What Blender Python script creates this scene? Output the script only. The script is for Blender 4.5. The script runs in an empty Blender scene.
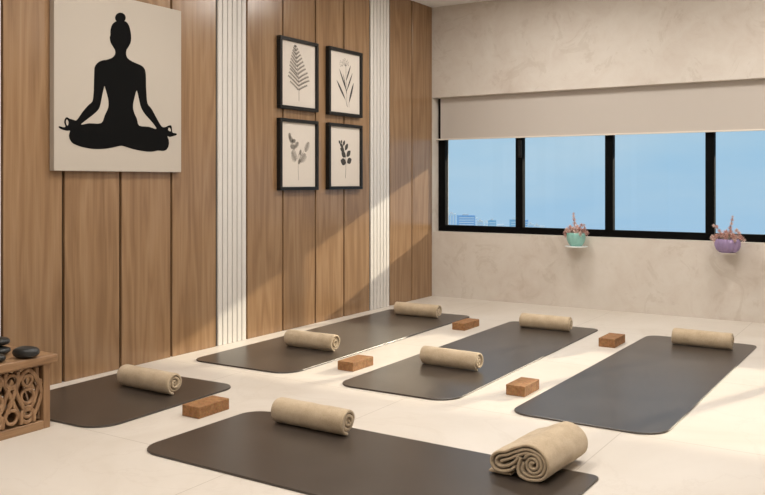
import bpy, bmesh, math, random
from mathutils import Vector, Matrix, noise

# ---------------------------------------------------------------- camera, world, sun, exposure
scene = bpy.context.scene
COL = scene.collection
IMG_W, F_PX, U0, V0 = 765.0, 846.0, 382.5, 181.5
YAW = math.atan((920 - U0) / F_PX)

cam_data = bpy.data.cameras.new('camera')
cam = bpy.data.objects.new('camera', cam_data)
COL.objects.link(cam)
cam.location = (0, 0, 1.0)
cam.rotation_euler = (math.radians(90), 0, YAW)
cam_data.sensor_width = 36
cam_data.lens = F_PX / IMG_W * 36
cam_data.shift_y = -(247.5 - V0) / IMG_W
cam_data.clip_start = 0.05
cam_data.clip_end = 6000
scene.camera = cam

scene.view_settings.view_transform = 'Standard'
scene.view_settings.look = 'None'
scene.view_settings.gamma = 1
scene.view_settings.use_curve_mapping = False
scene.view_settings.exposure = 0.0

world = bpy.data.worlds.new('world')
scene.world = world
world.use_nodes = True
wn, wl = world.node_tree.nodes, world.node_tree.links
wn.clear()
w_out = wn.new('ShaderNodeOutputWorld')
w_bg = wn.new('ShaderNodeBackground')
w_tc = wn.new('ShaderNodeTexCoord')
w_map = wn.new('ShaderNodeMapping')
w_map.inputs['Scale'].default_value = (1.6, 1.6, 7.0)
w_noise = wn.new('ShaderNodeTexNoise')
w_noise.inputs['Scale'].default_value = 1.6
w_noise.inputs['Detail'].default_value = 5
w_noise.inputs['Roughness'].default_value = 0.55
w_ramp = wn.new('ShaderNodeValToRGB')
w_ramp.color_ramp.elements[0].position = 0.42
w_ramp.color_ramp.elements[0].color = (0.0, 0.0, 0.0, 1)
w_ramp.color_ramp.elements[1].position = 0.72
w_ramp.color_ramp.elements[1].color = (1, 1, 1, 1)
w_sep = wn.new('ShaderNodeSeparateXYZ')
w_grad = wn.new('ShaderNodeValToRGB')          # colour by height above the horizon
cr = w_grad.color_ramp
cr.elements[0].position = 0.0
cr.elements[0].color = (0.40, 0.60, 0.80, 1)
cr.elements[1].position = 1.0
cr.elements[1].color = (0.30, 0.48, 0.78, 1)
e = cr.elements.new(0.47); e.color = (0.345, 0.565, 0.795, 1)
e = cr.elements.new(0.535); e.color = (0.385, 0.60, 0.79, 1)
w_hm = wn.new('ShaderNodeMath'); w_hm.operation = 'MULTIPLY_ADD'
w_hm.inputs[1].default_value = 0.5; w_hm.inputs[2].default_value = 0.5
w_mix = wn.new('ShaderNodeMix'); w_mix.data_type = 'RGBA'
w_mix.inputs['B'].default_value = (0.56, 0.70, 0.80, 1)
w_f = wn.new('ShaderNodeMath'); w_f.operation = 'MULTIPLY'; w_f.inputs[1].default_value = 0.55
wl.new(w_tc.outputs['Generated'], w_map.inputs['Vector'])
wl.new(w_map.outputs['Vector'], w_noise.inputs['Vector'])
wl.new(w_noise.outputs['Fac'], w_ramp.inputs['Fac'])
wl.new(w_tc.outputs['Generated'], w_sep.inputs['Vector'])
wl.new(w_sep.outputs['Z'], w_hm.inputs[0])
wl.new(w_hm.outputs[0], w_grad.inputs['Fac'])
wl.new(w_ramp.outputs['Color'], w_f.inputs[0])
wl.new(w_f.outputs[0], w_mix.inputs['Factor'])
wl.new(w_grad.outputs['Color'], w_mix.inputs['A'])
wl.new(w_mix.outputs['Result'], w_bg.inputs['Color'])
wl.new(w_bg.outputs['Background'], w_out.inputs['Surface'])
w_bg.inputs['Strength'].default_value = 1.0

SUN_TO = Vector((0.375, 1.0, 0.36))             # towards the sun
sun_data = bpy.data.lights.new('sun', 'SUN')
sun_data.energy = 5.0
sun_data.angle = math.radians(0.9)
sun_data.color = (1.0, 0.86, 0.66)
sun = bpy.data.objects.new('sun', sun_data)
COL.objects.link(sun)
sun.rotation_euler = SUN_TO.to_track_quat('Z', 'Y').to_euler()
sun.location = (3, 12, 5)

LIGHT_W = 20.8
LIGHT_COL = (1.0, 0.94, 0.87)
LIGHT_XY = [(-2.35, 5.25), (-0.6, 5.25), (-2.35, 3.0), (-0.6, 3.0), (-2.1, 1.0), (-0.3, 1.0)]

# ---------------------------------------------------------------- room measures
XL, XR, YB, YR, ZC = -3.6, 1.8, 6.48, -1.6, 2.52
SILL, HEAD = 0.562, 1.732

# ---------------------------------------------------------------- materials
def new_mat(name):
    m = bpy.data.materials.new(name)
    m.use_nodes = True
    n, l = m.node_tree.nodes, m.node_tree.links
    return m, n, l, n['Principled BSDF']

def ramp(n, stops):
    r = n.new('ShaderNodeValToRGB')
    e = r.color_ramp.elements
    e[0].position, e[0].color = stops[0][0], (*stops[0][1], 1)
    e[1].position, e[1].color = stops[-1][0], (*stops[-1][1], 1)
    for p, c in stops[1:-1]:
        k = e.new(p); k.color = (*c, 1)
    return r

def coords(n, l, scale=(1, 1, 1), rnd=True, kind='Object'):
    tc = n.new('ShaderNodeTexCoord')
    mp = n.new('ShaderNodeMapping')
    mp.inputs['Scale'].default_value = scale
    if rnd:
        oi = n.new('ShaderNodeObjectInfo')
        ml = n.new('ShaderNodeMath'); ml.operation = 'MULTIPLY'; ml.inputs[1].default_value = 37.0
        ad = n.new('ShaderNodeVectorMath'); ad.operation = 'ADD'
        l.new(oi.outputs['Random'], ml.inputs[0])
        l.new(tc.outputs[kind], ad.inputs[0])
        l.new(ml.outputs[0], ad.inputs[1])
        l.new(ad.outputs[0], mp.inputs['Vector'])
    else:
        l.new(tc.outputs[kind], mp.inputs['Vector'])
    return mp

def noise_tex(n, l, vec, scale, detail=4, rough=0.55, dist=0.0):
    t = n.new('ShaderNodeTexNoise')
    t.inputs['Scale'].default_value = scale
    t.inputs['Detail'].default_value = detail
    t.inputs['Roughness'].default_value = rough
    t.inputs['Distortion'].default_value = dist
    l.new(vec.outputs[0], t.inputs['Vector'])
    return t

def bump(n, l, src, bsdf, strength, dist=0.01):
    b = n.new('ShaderNodeBump')
    b.inputs['Strength'].default_value = strength
    b.inputs['Distance'].default_value = dist
    l.new(src, b.inputs['Height'])
    l.new(b.outputs['Normal'], bsdf.inputs['Normal'])

def plain(name, col, rough=0.5, metal=0.0, var=0.0, bmp=0.0, bscale=60, spec=0.5):
    m, n, l, b = new_mat(name)
    b.inputs['Roughness'].default_value = rough
    b.inputs['Metallic'].default_value = metal
    b.inputs['Specular IOR Level'].default_value = spec
    mp = coords(n, l)
    t = noise_tex(n, l, mp, bscale)
    c0 = tuple(max(0, c * (1 - var)) for c in col); c1 = tuple(min(1, c * (1 + var)) for c in col)
    r = ramp(n, [(0.3, c0), (0.7, c1)])
    l.new(t.outputs['Fac'], r.inputs['Fac'])
    l.new(r.outputs['Color'], b.inputs['Base Color'])
    if bmp: bump(n, l, t.outputs['Fac'], b, bmp, 0.004)
    return m

def wood(name, dark, mid, light, rough=0.32, scale=1.0, spec=0.5, along_y=False):
    m, n, l, b = new_mat(name)
    ax = lambda k: (scale, k * scale, scale) if along_y else (scale, scale, k * scale)
    mp = coords(n, l, ax(0.085))
    warp = noise_tex(n, l, mp, 5.0, 3, 0.5)
    # cathedral figure: contour lines of a slow, long noise
    ml = n.new('ShaderNodeMath'); ml.operation = 'MULTIPLY'; ml.inputs[1].default_value = 9.0
    fr = n.new('ShaderNodeMath'); fr.operation = 'PINGPONG'; fr.inputs[1].default_value = 0.5
    l.new(warp.outputs['Fac'], ml.inputs[0]); l.new(ml.outputs[0], fr.inputs[0])
    dbl = n.new('ShaderNodeMath'); dbl.operation = 'MULTIPLY'; dbl.inputs[1].default_value = 2.0
    l.new(fr.outputs[0], dbl.inputs[0])
    mp2 = coords(n, l, ax(0.025))
    fine = noise_tex(n, l, mp2, 110.0, 4, 0.6)
    broad = noise_tex(n, l, mp, 9.0, 2, 0.5)
    a1 = n.new('ShaderNodeMix'); a1.data_type = 'FLOAT'; a1.inputs[0].default_value = 0.62
    l.new(dbl.outputs[0], a1.inputs[2]); l.new(broad.outputs['Fac'], a1.inputs[3])
    a2 = n.new('ShaderNodeMix'); a2.data_type = 'FLOAT'; a2.inputs[0].default_value = 0.38
    l.new(a1.outputs[0], a2.inputs[2]); l.new(fine.outputs['Fac'], a2.inputs[3])
    r = ramp(n, [(0.25, dark), (0.5, mid), (0.78, light)])
    l.new(a2.outputs[0], r.inputs['Fac'])
    l.new(r.outputs['Color'], b.inputs['Base Color'])
    b.inputs['Roughness'].default_value = rough
    b.inputs['Specular IOR Level'].default_value = spec
    bump(n, l, fine.outputs['Fac'], b, 0.06, 0.002)
    return m

M = {}
M['panel'] = wood('oak_panel', (0.205, 0.114, 0.055), (0.285, 0.170, 0.088), (0.365, 0.230, 0.128), 0.24)
M['groove'] = plain('dark_groove', (0.02, 0.014, 0.010), 0.8)
M['slat'] = plain('white_slat', (0.69, 0.66, 0.62), 0.45, var=0.02)
M['slat_gap'] = plain('slat_gap', (0.07, 0.06, 0.05), 0.8)
M['boxwood'] = wood('carved_wood', (0.16, 0.085, 0.04), (0.30, 0.17, 0.085), (0.42, 0.26, 0.14), 0.5, 2.5)
M['boxwood_long'] = wood('carved_wood_long_grain', (0.16, 0.085, 0.04), (0.29, 0.165, 0.082), (0.38, 0.235, 0.125), 0.5, 2.5, along_y=True)
M['ceiling'] = plain('ceiling_paint', (0.88, 0.865, 0.85), 0.8, var=0.01)
M['canvas'] = plain('canvas_cream', (0.475, 0.425, 0.365), 0.75, var=0.015, bmp=0.1, bscale=900)
M['black_ink'] = plain('black_ink', (0.003, 0.003, 0.003), 0.8, spec=0.1)
M['frame_black'] = plain('black_frame', (0.010, 0.009, 0.008), 0.45, var=0.1, spec=0.3)
M['paper'] = plain('paper', (0.68, 0.62, 0.55), 0.7, var=0.01)
M['ink_grey'] = plain('grey_ink', (0.20, 0.18, 0.155), 0.8, var=0.5, bscale=500)
M['ink_light'] = plain('pale_grey_ink', (0.30, 0.27, 0.235), 0.8, var=0.5, bscale=400)
M['ink_dark'] = plain('dark_ink', (0.055, 0.05, 0.045), 0.8, var=0.5, bscale=400)
M['alu_black'] = plain('black_aluminium', (0.004, 0.004, 0.004), 0.7, spec=0.05)
M['blind'] = plain('blind_fabric', (0.53, 0.485, 0.44), 0.85, var=0.02, bmp=0.1, bscale=500)
M['blind_bar'] = plain('blind_bar', (0.74, 0.68, 0.60), 0.5)
M['stone'] = plain('black_stone', (0.013, 0.014, 0.014), 0.42, var=0.3, bmp=0.05, bscale=90)
M['white_disc'] = plain('white_ledge', (0.80, 0.83, 0.82), 0.35)
M['soil'] = plain('soil', (0.07, 0.045, 0.03), 0.9, var=0.4, bscale=200)
M['petal'] = plain('pink_foliage', (0.60, 0.36, 0.31), 0.6, var=0.35, bscale=120)
M['petal_light'] = plain('pale_pink_foliage', (0.70, 0.52, 0.47), 0.6, var=0.25, bscale=120)
M['green_stem'] = plain('grey_green_stem', (0.20, 0.22, 0.15), 0.6, var=0.2)
M['lamp_rim'] = plain('lamp_rim', (0.8, 0.8, 0.78), 0.4)

def plaster(name):
    m, n, l, b = new_mat(name)
    mp = coords(n, l, (1, 1, 1), rnd=False)
    big = noise_tex(n, l, mp, 1.7, 6, 0.62, 0.6)
    mid = noise_tex(n, l, mp, 6.5, 6, 0.65, 1.0)
    fine = noise_tex(n, l, mp, 60, 4, 0.6)
    mx = n.new('ShaderNodeMix'); mx.data_type = 'FLOAT'; mx.inputs[0].default_value = 0.42
    l.new(big.outputs['Fac'], mx.inputs[2]); l.new(mid.outputs['Fac'], mx.inputs[3])
    r = ramp(n, [(0.33, (0.545, 0.475, 0.41)), (0.43, (0.62, 0.56, 0.50)), (0.52, (0.65, 0.60, 0.54)), (0.66, (0.685, 0.64, 0.585))])
    l.new(mx.outputs[0], r.inputs['Fac'])
    # irregular worn patches with an edge of their own
    pt = noise_tex(n, l, mp, 3.1, 8, 0.72, 1.5)
    pr = ramp(n, [(0.555, (0, 0, 0)), (0.60, (1, 1, 1))])
    l.new(pt.outputs['Fac'], pr.inputs['Fac'])
    pm = n.new('ShaderNodeMath'); pm.operation = 'MULTIPLY'; pm.inputs[1].default_value = 0.26
    l.new(pr.outputs['Color'], pm.inputs[0])
    mc = n.new('ShaderNodeMix'); mc.data_type = 'RGBA'
    mc.inputs['B'].default_value = (0.44, 0.37, 0.30, 1)
    l.new(pm.outputs[0], mc.inputs['Factor']); l.new(r.outputs['Color'], mc.inputs['A'])
    l.new(mc.outputs['Result'], b.inputs['Base Color'])
    b.inputs['Roughness'].default_value = 0.7
    ad = n.new('ShaderNodeMath'); ad.operation = 'ADD'
    l.new(mid.outputs['Fac'], ad.inputs[0]); l.new(fine.outputs['Fac'], ad.inputs[1])
    bump(n, l, ad.outputs[0], b, 0.12, 0.006)
    return m
M['plaster'] = plaster('stucco_plaster')

def floor_mat():
    m, n, l, b = new_mat('cream_tile')
    tc = n.new('ShaderNodeTexCoord')
    sep = n.new('ShaderNodeSeparateXYZ'); l.new(tc.outputs['Object'], sep.inputs[0])
    def joint(axis, pitch, off, w):
        s = n.new('ShaderNodeMath'); s.operation = 'SUBTRACT'; s.inputs[1].default_value = off - pitch * 20
        l.new(sep.outputs[axis], s.inputs[0])
        p = n.new('ShaderNodeMath'); p.operation = 'PINGPONG'; p.inputs[1].default_value = pitch / 2
        # distance to nearest multiple of pitch
        l.new(s.outputs[0], p.inputs[0])
        c = n.new('ShaderNodeMath'); c.operation = 'LESS_THAN'; c.inputs[1].default_value = w
        l.new(p.outputs[0], c.inputs[0])
        return c
    jx = joint('X', 1.0, -2.005, 0.0019); jy = joint('Y', 1.115, 2.24, 0.0019)
    mxm = n.new('ShaderNodeMath'); mxm.operation = 'MAXIMUM'
    l.new(jx.outputs[0], mxm.inputs[0]); l.new(jy.outputs[0], mxm.inputs[1])
    mp = coords(n, l, (1, 1, 1), rnd=False)
    cl = noise_tex(n, l, mp, 1.3, 6, 0.6, 0.8)
    r = ramp(n, [(0.3, (0.60, 0.545, 0.475)), (0.5, (0.655, 0.605, 0.54)), (0.7, (0.70, 0.655, 0.595))])
    l.new(cl.outputs['Fac'], r.inputs['Fac'])
    # thin veins
    vn = noise_tex(n, l, mp, 0.9, 7, 0.6, 1.3)
    sb = n.new('ShaderNodeMath'); sb.operation = 'SUBTRACT'; sb.inputs[1].default_value = 0.5
    ab = n.new('ShaderNodeMath'); ab.operation = 'ABSOLUTE'
    l.new(vn.outputs['Fac'], sb.inputs[0]); l.new(sb.outputs[0], ab.inputs[0])
    vr = ramp(n, [(0.0, (1, 1, 1)), (0.012, (0, 0, 0))])
    l.new(ab.outputs[0], vr.inputs['Fac'])
    vm = n.new('ShaderNodeMath'); vm.operation = 'MULTIPLY'; vm.inputs[1].default_value = 0.10
    l.new(vr.outputs['Color'], vm.inputs[0])
    m1 = n.new('ShaderNodeMix'); m1.data_type = 'RGBA'; m1.inputs['B'].default_value = (0.40, 0.33, 0.26, 1)
    l.new(vm.outputs[0], m1.inputs['Factor']); l.new(r.outputs['Color'], m1.inputs['A'])
    jm = n.new('ShaderNodeMath'); jm.operation = 'MULTIPLY'; jm.inputs[1].default_value = 0.6
    l.new(mxm.outputs[0], jm.inputs[0])
    m2 = n.new('ShaderNodeMix'); m2.data_type = 'RGBA'; m2.inputs['B'].default_value = (0.36, 0.31, 0.25, 1)
    l.new(jm.outputs[0], m2.inputs['Factor']); l.new(m1.outputs['Result'], m2.inputs['A'])
    l.new(m2.outputs['Result'], b.inputs['Base Color'])
    b.inputs['Roughness'].default_value = 0.42
    b.inputs['Specular IOR Level'].default_value = 0.35
    return m
M['floor'] = floor_mat()

def mat_mat():
    m, n, l, b = new_mat('yoga_mat_rubber')
    mp = coords(n, l)
    t = noise_tex(n, l, mp, 420, 2, 0.5)
    t2 = noise_tex(n, l, mp, 5, 3, 0.5)
    r = ramp(n, [(0.3, (0.046, 0.036, 0.029)), (0.7, (0.058, 0.046, 0.038))])
    l.new(t2.outputs['Fac'], r.inputs['Fac'])
    l.new(r.outputs['Color'], b.inputs['Base Color'])
    b.inputs['Roughness'].default_value = 0.30
    b.inputs['Specular IOR Level'].default_value = 0.6
    bump(n, l, t.outputs['Fac'], b, 0.10, 0.001)
    return m
M['mat'] = mat_mat()

def towel_mat():
    m, n, l, b = new_mat('tan_terry_cloth')
    mp = coords(n, l)
    t = noise_tex(n, l, mp, 260, 3, 0.7)
    t2 = noise_tex(n, l, mp, 14, 3, 0.6)
    mx = n.new('ShaderNodeMix'); mx.data_type = 'FLOAT'; mx.inputs[0].default_value = 0.5
    l.new(t.outputs['Fac'], mx.inputs[2]); l.new(t2.outputs['Fac'], mx.inputs[3])
    r = ramp(n, [(0.35, (0.45, 0.345, 0.225)), (0.5, (0.56, 0.445, 0.305)), (0.65, (0.63, 0.52, 0.375))])
    l.new(mx.outputs[0], r.inputs['Fac'])
    l.new(r.outputs['Color'], b.inputs['Base Color'])
    b.inputs['Roughness'].default_value = 0.95
    b.inputs['Specular IOR Level'].default_value = 0.1
    b.inputs['Sheen Weight'].default_value = 0.3
    b.inputs['Sheen Roughness'].default_value = 0.5
    bump(n, l, t.outputs['Fac'], b, 0.8, 0.003)
    return m
M['towel'] = towel_mat()

def cork_mat():
    m, n, l, b = new_mat('cork')
    mp = coords(n, l)
    v = n.new('ShaderNodeTexVoronoi'); v.inputs['Scale'].default_value = 170
    l.new(mp.outputs[0], v.inputs['Vector'])
    t = noise_tex(n, l, mp, 60, 4, 0.7)
    r = ramp(n, [(0.36, (0.24, 0.11, 0.038)), (0.5, (0.32, 0.155, 0.060)), (0.66, (0.39, 0.20, 0.085))])
    l.new(t.outputs['Fac'], r.inputs['Fac'])
    mc = n.new('ShaderNodeMix'); mc.data_type = 'RGBA'; mc.blend_type = 'MULTIPLY'; mc.inputs['Factor'].default_value = 0.18
    l.new(r.outputs['Color'], mc.inputs['A']); l.new(v.outputs['Color'], mc.inputs['B'])
    l.new(mc.outputs['Result'], b.inputs['Base Color'])
    b.inputs['Roughness'].default_value = 0.75
    bump(n, l, t.outputs['Fac'], b, 0.3, 0.002)
    return m
M['cork'] = cork_mat()

def glass_mat():
    m, n, l, b = new_mat('window_glass')
    n.remove(b)
    out = n['Material Output']
    tr = n.new('ShaderNodeBsdfTransparent'); tr.inputs['Color'].default_value = (0.97, 0.985, 0.98, 1)
    gl = n.new('ShaderNodeBsdfGlossy'); gl.inputs['Roughness'].default_value = 0.01
    fz = n.new('ShaderNodeFresnel'); fz.inputs['IOR'].default_value = 1.25
    mx = n.new('ShaderNodeMixShader')
    l.new(fz.outputs[0], mx.inputs[0]); l.new(tr.outputs[0], mx.inputs[1]); l.new(gl.outputs[0], mx.inputs[2])
    l.new(mx.outputs[0], out.inputs['Surface'])
    return m
M['glass'] = glass_mat()

def tinted(name, col, trans=0.45):
    m, n, l, b = new_mat(name)
    mp = coords(n, l)
    t = noise_tex(n, l, mp, 25)
    r = ramp(n, [(0.3, tuple(c * 0.88 for c in col)), (0.7, col)])
    l.new(t.outputs['Fac'], r.inputs['Fac'])
    l.new(r.outputs['Color'], b.inputs['Base Color'])
    b.inputs['Roughness'].default_value = 0.12
    b.inputs['Transmission Weight'].default_value = trans
    b.inputs['IOR'].default_value = 1.3
    return m
M['teal_glass'] = tinted('teal_glass', (0.50, 0.95, 0.87), 0.45)
M['purple_glass'] = tinted('purple_glass', (0.56, 0.43, 0.72), 0.45)

def emit(name, col, s):
    m, n, l, b = new_mat(name)
    b.inputs['Base Color'].default_value = (*col, 1)
    b.inputs['Emission Color'].default_value = (*col, 1)
    b.inputs['Emission Strength'].default_value = s
    return m
M['lamp'] = emit('lamp_diffuser', LIGHT_COL, 4.0)

# ---------------------------------------------------------------- mesh helpers
def link(name, bm, mat, parent=None, loc=None, smooth=False, kind=None):
    """bmesh in world (or parent-local) coordinates -> one object whose origin is at loc"""
    if loc is not None:
        bmesh.ops.translate(bm, verts=bm.verts, vec=-Vector(loc))
    me = bpy.data.meshes.new(name)
    bmesh.ops.recalc_face_normals(bm, faces=bm.faces)
    bm.to_mesh(me); bm.free()
    if smooth:
        for p in me.polygons: p.use_smooth = True
    if isinstance(mat, (list, tuple)):
        for x in mat: me.materials.append(x)
    else:
        me.materials.append(mat)
    o = bpy.data.objects.new(name, me)
    COL.objects.link(o)
    if loc is not None: o.location = loc
    if parent: o.parent = parent
    if kind: o['kind'] = kind
    return o

def tag(o, label, cat, group=None):
    o['label'] = label; o['category'] = cat
    if group: o['group'] = group
    return o

def thing(name, label, cat, loc=(0, 0, 0), rz=0, group=None):
    o = bpy.data.objects.new(name, None)
    o.empty_display_size = 0.05
    COL.objects.link(o)
    o.location = loc; o.rotation_euler = (0, 0, rz)
    return tag(o, label, cat, group)

def box(bm, x0, x1, y0, y1, z0, z1, bev=0.0, seg=2):
    r = bmesh.ops.create_cube(bm, size=1)
    vs = r['verts']
    for v in vs:
        v.co = Vector(((x0 + x1) / 2 + v.co.x * (x1 - x0), (y0 + y1) / 2 + v.co.y * (y1 - y0), (z0 + z1) / 2 + v.co.z * (z1 - z0)))
    if bev:
        es = list({e for v in vs for e in v.link_edges})
        bmesh.ops.bevel(bm, geom=es, offset=bev, segments=seg, affect='EDGES', profile=0.6)

def one_box(*a, **k):
    bm = bmesh.new(); box(bm, *a, **k); return bm

def poly_slab(bm, pts3, nrm, depth, holes=()):
    """filled outline (with holes) pushed out by depth along nrm"""
    es = []
    for loop in (pts3, *holes):
        vs = [bm.verts.new(p) for p in loop]
        es += [bm.edges.new((vs[i], vs[(i + 1) % len(vs)])) for i in range(len(vs))]
    fs = bmesh.ops.triangle_fill(bm, use_beauty=True, use_dissolve=False, edges=es, normal=nrm)
    faces = [g for g in fs['geom'] if isinstance(g, bmesh.types.BMFace)]
    ex = bmesh.ops.extrude_face_region(bm, geom=faces)
    bmesh.ops.translate(bm, verts=[v for v in ex['geom'] if isinstance(v, bmesh.types.BMVert)], vec=Vector(nrm) * depth)

def catmull(pts, n=8, closed=False):
    out = []
    N = len(pts)
    rng = range(N) if closed else range(N - 1)
    for i in rng:
        if closed: p0, p1, p2, p3 = pts[(i - 1) % N], pts[i], pts[(i + 1) % N], pts[(i + 2) % N]
        else: p0, p1, p2, p3 = pts[max(i - 1, 0)], pts[i], pts[i + 1], pts[min(i + 2, N - 1)]
        for k in range(n):
            t = k / n
            out.append(tuple(0.5 * ((2 * b) + (-a + c) * t + (2 * a - 5 * b + 4 * c - d) * t * t + (-a + 3 * b - 3 * c + d) * t ** 3)
                             for a, b, c, d in zip(p0, p1, p2, p3)))
    if not closed: out.append(tuple(pts[-1]))
    return out

def tube(bm, pts, r, seg=6, r_end=None):
    """round tube along 3D points"""
    rings = []
    N = len(pts)
    for i, p in enumerate(pts):
        p = Vector(p)
        d = Vector(pts[min(i + 1, N - 1)]) - Vector(pts[max(i - 1, 0)])
        d.normalize()
        a = d.orthogonal().normalized() if i == 0 else (rings_a - d * rings_a.dot(d)).normalized()
        rings_a = a
        b = d.cross(a)
        rr = r if r_end is None else r + (r_end - r) * i / (N - 1)
        rings.append([bm.verts.new(p + (a * math.cos(2 * math.pi * k / seg) + b * math.sin(2 * math.pi * k / seg)) * rr) for k in range(seg)])
    for A, B in zip(rings, rings[1:]):
        for k in range(seg):
            bm.faces.new((A[k], A[(k + 1) % seg], B[(k + 1) % seg], B[k]))
    bm.faces.new(rings[0][::-1]); bm.faces.new(rings[-1])

# on the left wall: image position -> (y, z) on the plane x = X (used for tracing the pictures' drawings)
def on_wall(u, v, X=-3.57):
    a = (u - U0) / F_PX
    Z = X / (a * math.cos(YAW) - math.sin(YAW))
    return Z * (a * math.sin(YAW) + math.cos(YAW)), 1 - (v - V0) * Z / F_PX

# ---------------------------------------------------------------- room shell
fl = link('floor', one_box(XL - 0.1, XR + 0.1, YR - 0.1, YB + 0.3, -0.12, 0), M['floor'], kind='structure')
link('ceiling', one_box(XL - 0.1, XR + 0.1, YR - 0.1, YB + 0.3, ZC, ZC + 0.15), M['ceiling'], kind='structure')
link('wall_left', one_box(XL - 0.15, XL - 0.02, YR, YB, 0, ZC), M['groove'], kind='structure')
link('wall_right', one_box(XR, XR + 0.12, YR, YB + 0.3, 0, ZC), M['plaster'], kind='structure')
link('wall_rear', one_box(XL, XR, YR - 0.1, YR, 0, ZC), M['plaster'], kind='structure')
WX1 = 1.45
bm = bmesh.new()
box(bm, XL - 0.15, XR, YB, YB + 0.30, 0, SILL)
box(bm, XL - 0.15, XR, YB, YB + 0.30, HEAD, ZC)
box(bm, XL - 0.15, XL, YB, YB + 0.30, SILL, HEAD)
box(bm, WX1, XR, YB, YB + 0.30, SILL, HEAD)
link('wall_back', bm, M['plaster'], kind='structure')
# unseen slab added outside above the window, lowers the top of the sunlit band
link('added_sun_slab', one_box(XL - 1.5, XR + 1.5, YB + 0.30, YB + 0.84, 1.44, 1.62), M['ceiling'], kind='structure').name = 'trim_1'

# wood panels and slat strips on the left wall
trim_no = [2]
def wall_panel(y0, y1):
    g = 0.008
    bm = one_box(XL - 0.02, XL, y0 + g, y1 - g, 0.0, ZC, bev=0.0015, seg=1)
    link('trim_%d' % trim_no[0], bm, M['panel'], loc=(XL, (y0 + y1) / 2, 0), kind='structure'); trim_no[0] += 1
def slat_strip(y0, y1):
    bm = one_box(XL - 0.02, XL - 0.010, y0, y1, 0, ZC)
    b = link('trim_%d' % trim_no[0], bm, M['slat_gap'], loc=(XL, (y0 + y1) / 2, 0), kind='structure'); trim_no[0] += 1
    n = 6; w = (y1 - y0) / n
    for k in range(n):
        a = -(y1 - y0) / 2 + k * w
        s = one_box(-0.010, 0.003, a + 0.0042, a + w - 0.0042, 0.0, ZC, bev=0.003)
        link('slat', s, M['slat'], parent=b)
edges = [2.368, 2.704, 3.06, 3.424, 3.792]
for a, b in zip(edges, edges[1:]): wall_panel(a, b)
slat_strip(3.797, 4.057)
edges = [4.064, 4.424, 4.785, 5.135, 5.485]
for a, b in zip(edges, edges[1:]): wall_panel(a, b)
slat_strip(5.489, 5.768)
edges = [5.775, 6.128, YB]
for a, b in zip(edges, edges[1:]): wall_panel(a, b)
slat_strip(2.10, 2.3665)
for a in (1.745, 1.39, 1.035, 0.68): wall_panel(a, a + 0.35)
slat_strip(0.41, 0.675)
for k in range(5): wall_panel(0.40 - 0.36 * (k + 1), 0.40 - 0.36 * k)

# ---------------------------------------------------------------- window
FY0, FY1 = 6.588, 6.645
win = link('window_1', (lambda b: (box(b, XL, XL + 0.068, FY0, FY1, SILL, HEAD, 0.003), box(b, WX1 - 0.07, WX1, FY0, FY1, SILL, HEAD, 0.003),
      box(b, XL + 0.068, WX1 - 0.07, FY0, FY1, SILL, SILL + 0.055, 0.003), box(b, XL + 0.072, WX1 - 0.07, FY0, FY1, HEAD - 0.06, HEAD, 0.003), b)[-1])(bmesh.new()),
      M['alu_black'], loc=(-1.07, FY0, SILL), kind='structure')
off = -Vector((-1.07, FY0, SILL))
mull = [-2.830, -2.069, -1.313, -0.558, 0.197, 0.950]
for mx in mull:
    b = one_box(mx - 0.032, mx + 0.032, FY0 - 0.006, FY1 - 0.005, SILL + 0.05, HEAD - 0.05, 0.003)
    bmesh.ops.translate(b, verts=b.verts, vec=off); link('mullion', b, M['alu_black'], parent=win)
cuts = [XL + 0.068] + [v for mx in mull for v in (mx - 0.032, mx + 0.032)] + [WX1 - 0.07]
for a, c in zip(cuts[::2], cuts[1::2]):
    b = one_box(a - 0.005, c + 0.005, FY0 + 0.010, FY0 + 0.016, SILL + 0.05, HEAD - 0.05)
    bmesh.ops.translate(b, verts=b.verts, vec=off); link('glass_pane', b, M['glass'], parent=win)
b = one_box(-2.833, -2.803, FY0 - 0.024, FY0 - 0.005, 1.20, 1.345, 0.004)
box(b, -2.826, -2.810, FY0 - 0.036, FY0 - 0.020, 1.215, 1.29, 0.003)
bmesh.ops.translate(b, verts=b.verts, vec=off); link('latch', b, M['frame_black'], parent=win)

# roller blind
bl = thing('roller_blind', 'wide beige roller blind drawn partly down over the long window', 'blind', (-1.07, 6.548, HEAD))
bm = bmesh.new()
xs0, xs1 = -3.555 + 1.07, WX1 - 0.02 + 1.07
N = 60
cols = []
for i in range(N + 1):
    x = xs0 + (xs1 - xs0) * i / N
    w = 0.0012 * math.sin(i * 0.9) + 0.0008 * math.sin(i * 2.3)
    cols.append([bm.verts.new((x, w * (1 - k / 6.0) + dy, -0.359 + 0.359 * k / 6.0)) for dy in (-0.001, 0.001) for k in range(7)])
for A, B in zip(cols, cols[1:]):
    for o_ in (0, 7):
        for k in range(6): bm.faces.new((A[o_ + k], B[o_ + k], B[o_ + k + 1], A[o_ + k + 1]))
    bm.faces.new((A[0], A[7], B[7], B[0])); bm.faces.new((A[6], B[6], B[13], A[13]))
link('blind_fabric', bm, M['blind'], parent=bl, smooth=False)
link('bottom_bar', one_box(xs0 - 0.045, xs1, -0.008, 0.008, -0.369, -0.357, 0.003), M['blind_bar'], parent=bl)
bm = bmesh.new(); tube(bm, [(xs0, 0.018, -0.018), (xs1, 0.018, -0.018)], 0.014, 20)
link('roller_tube', bm, M['blind_bar'], parent=bl, smooth=True)

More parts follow.
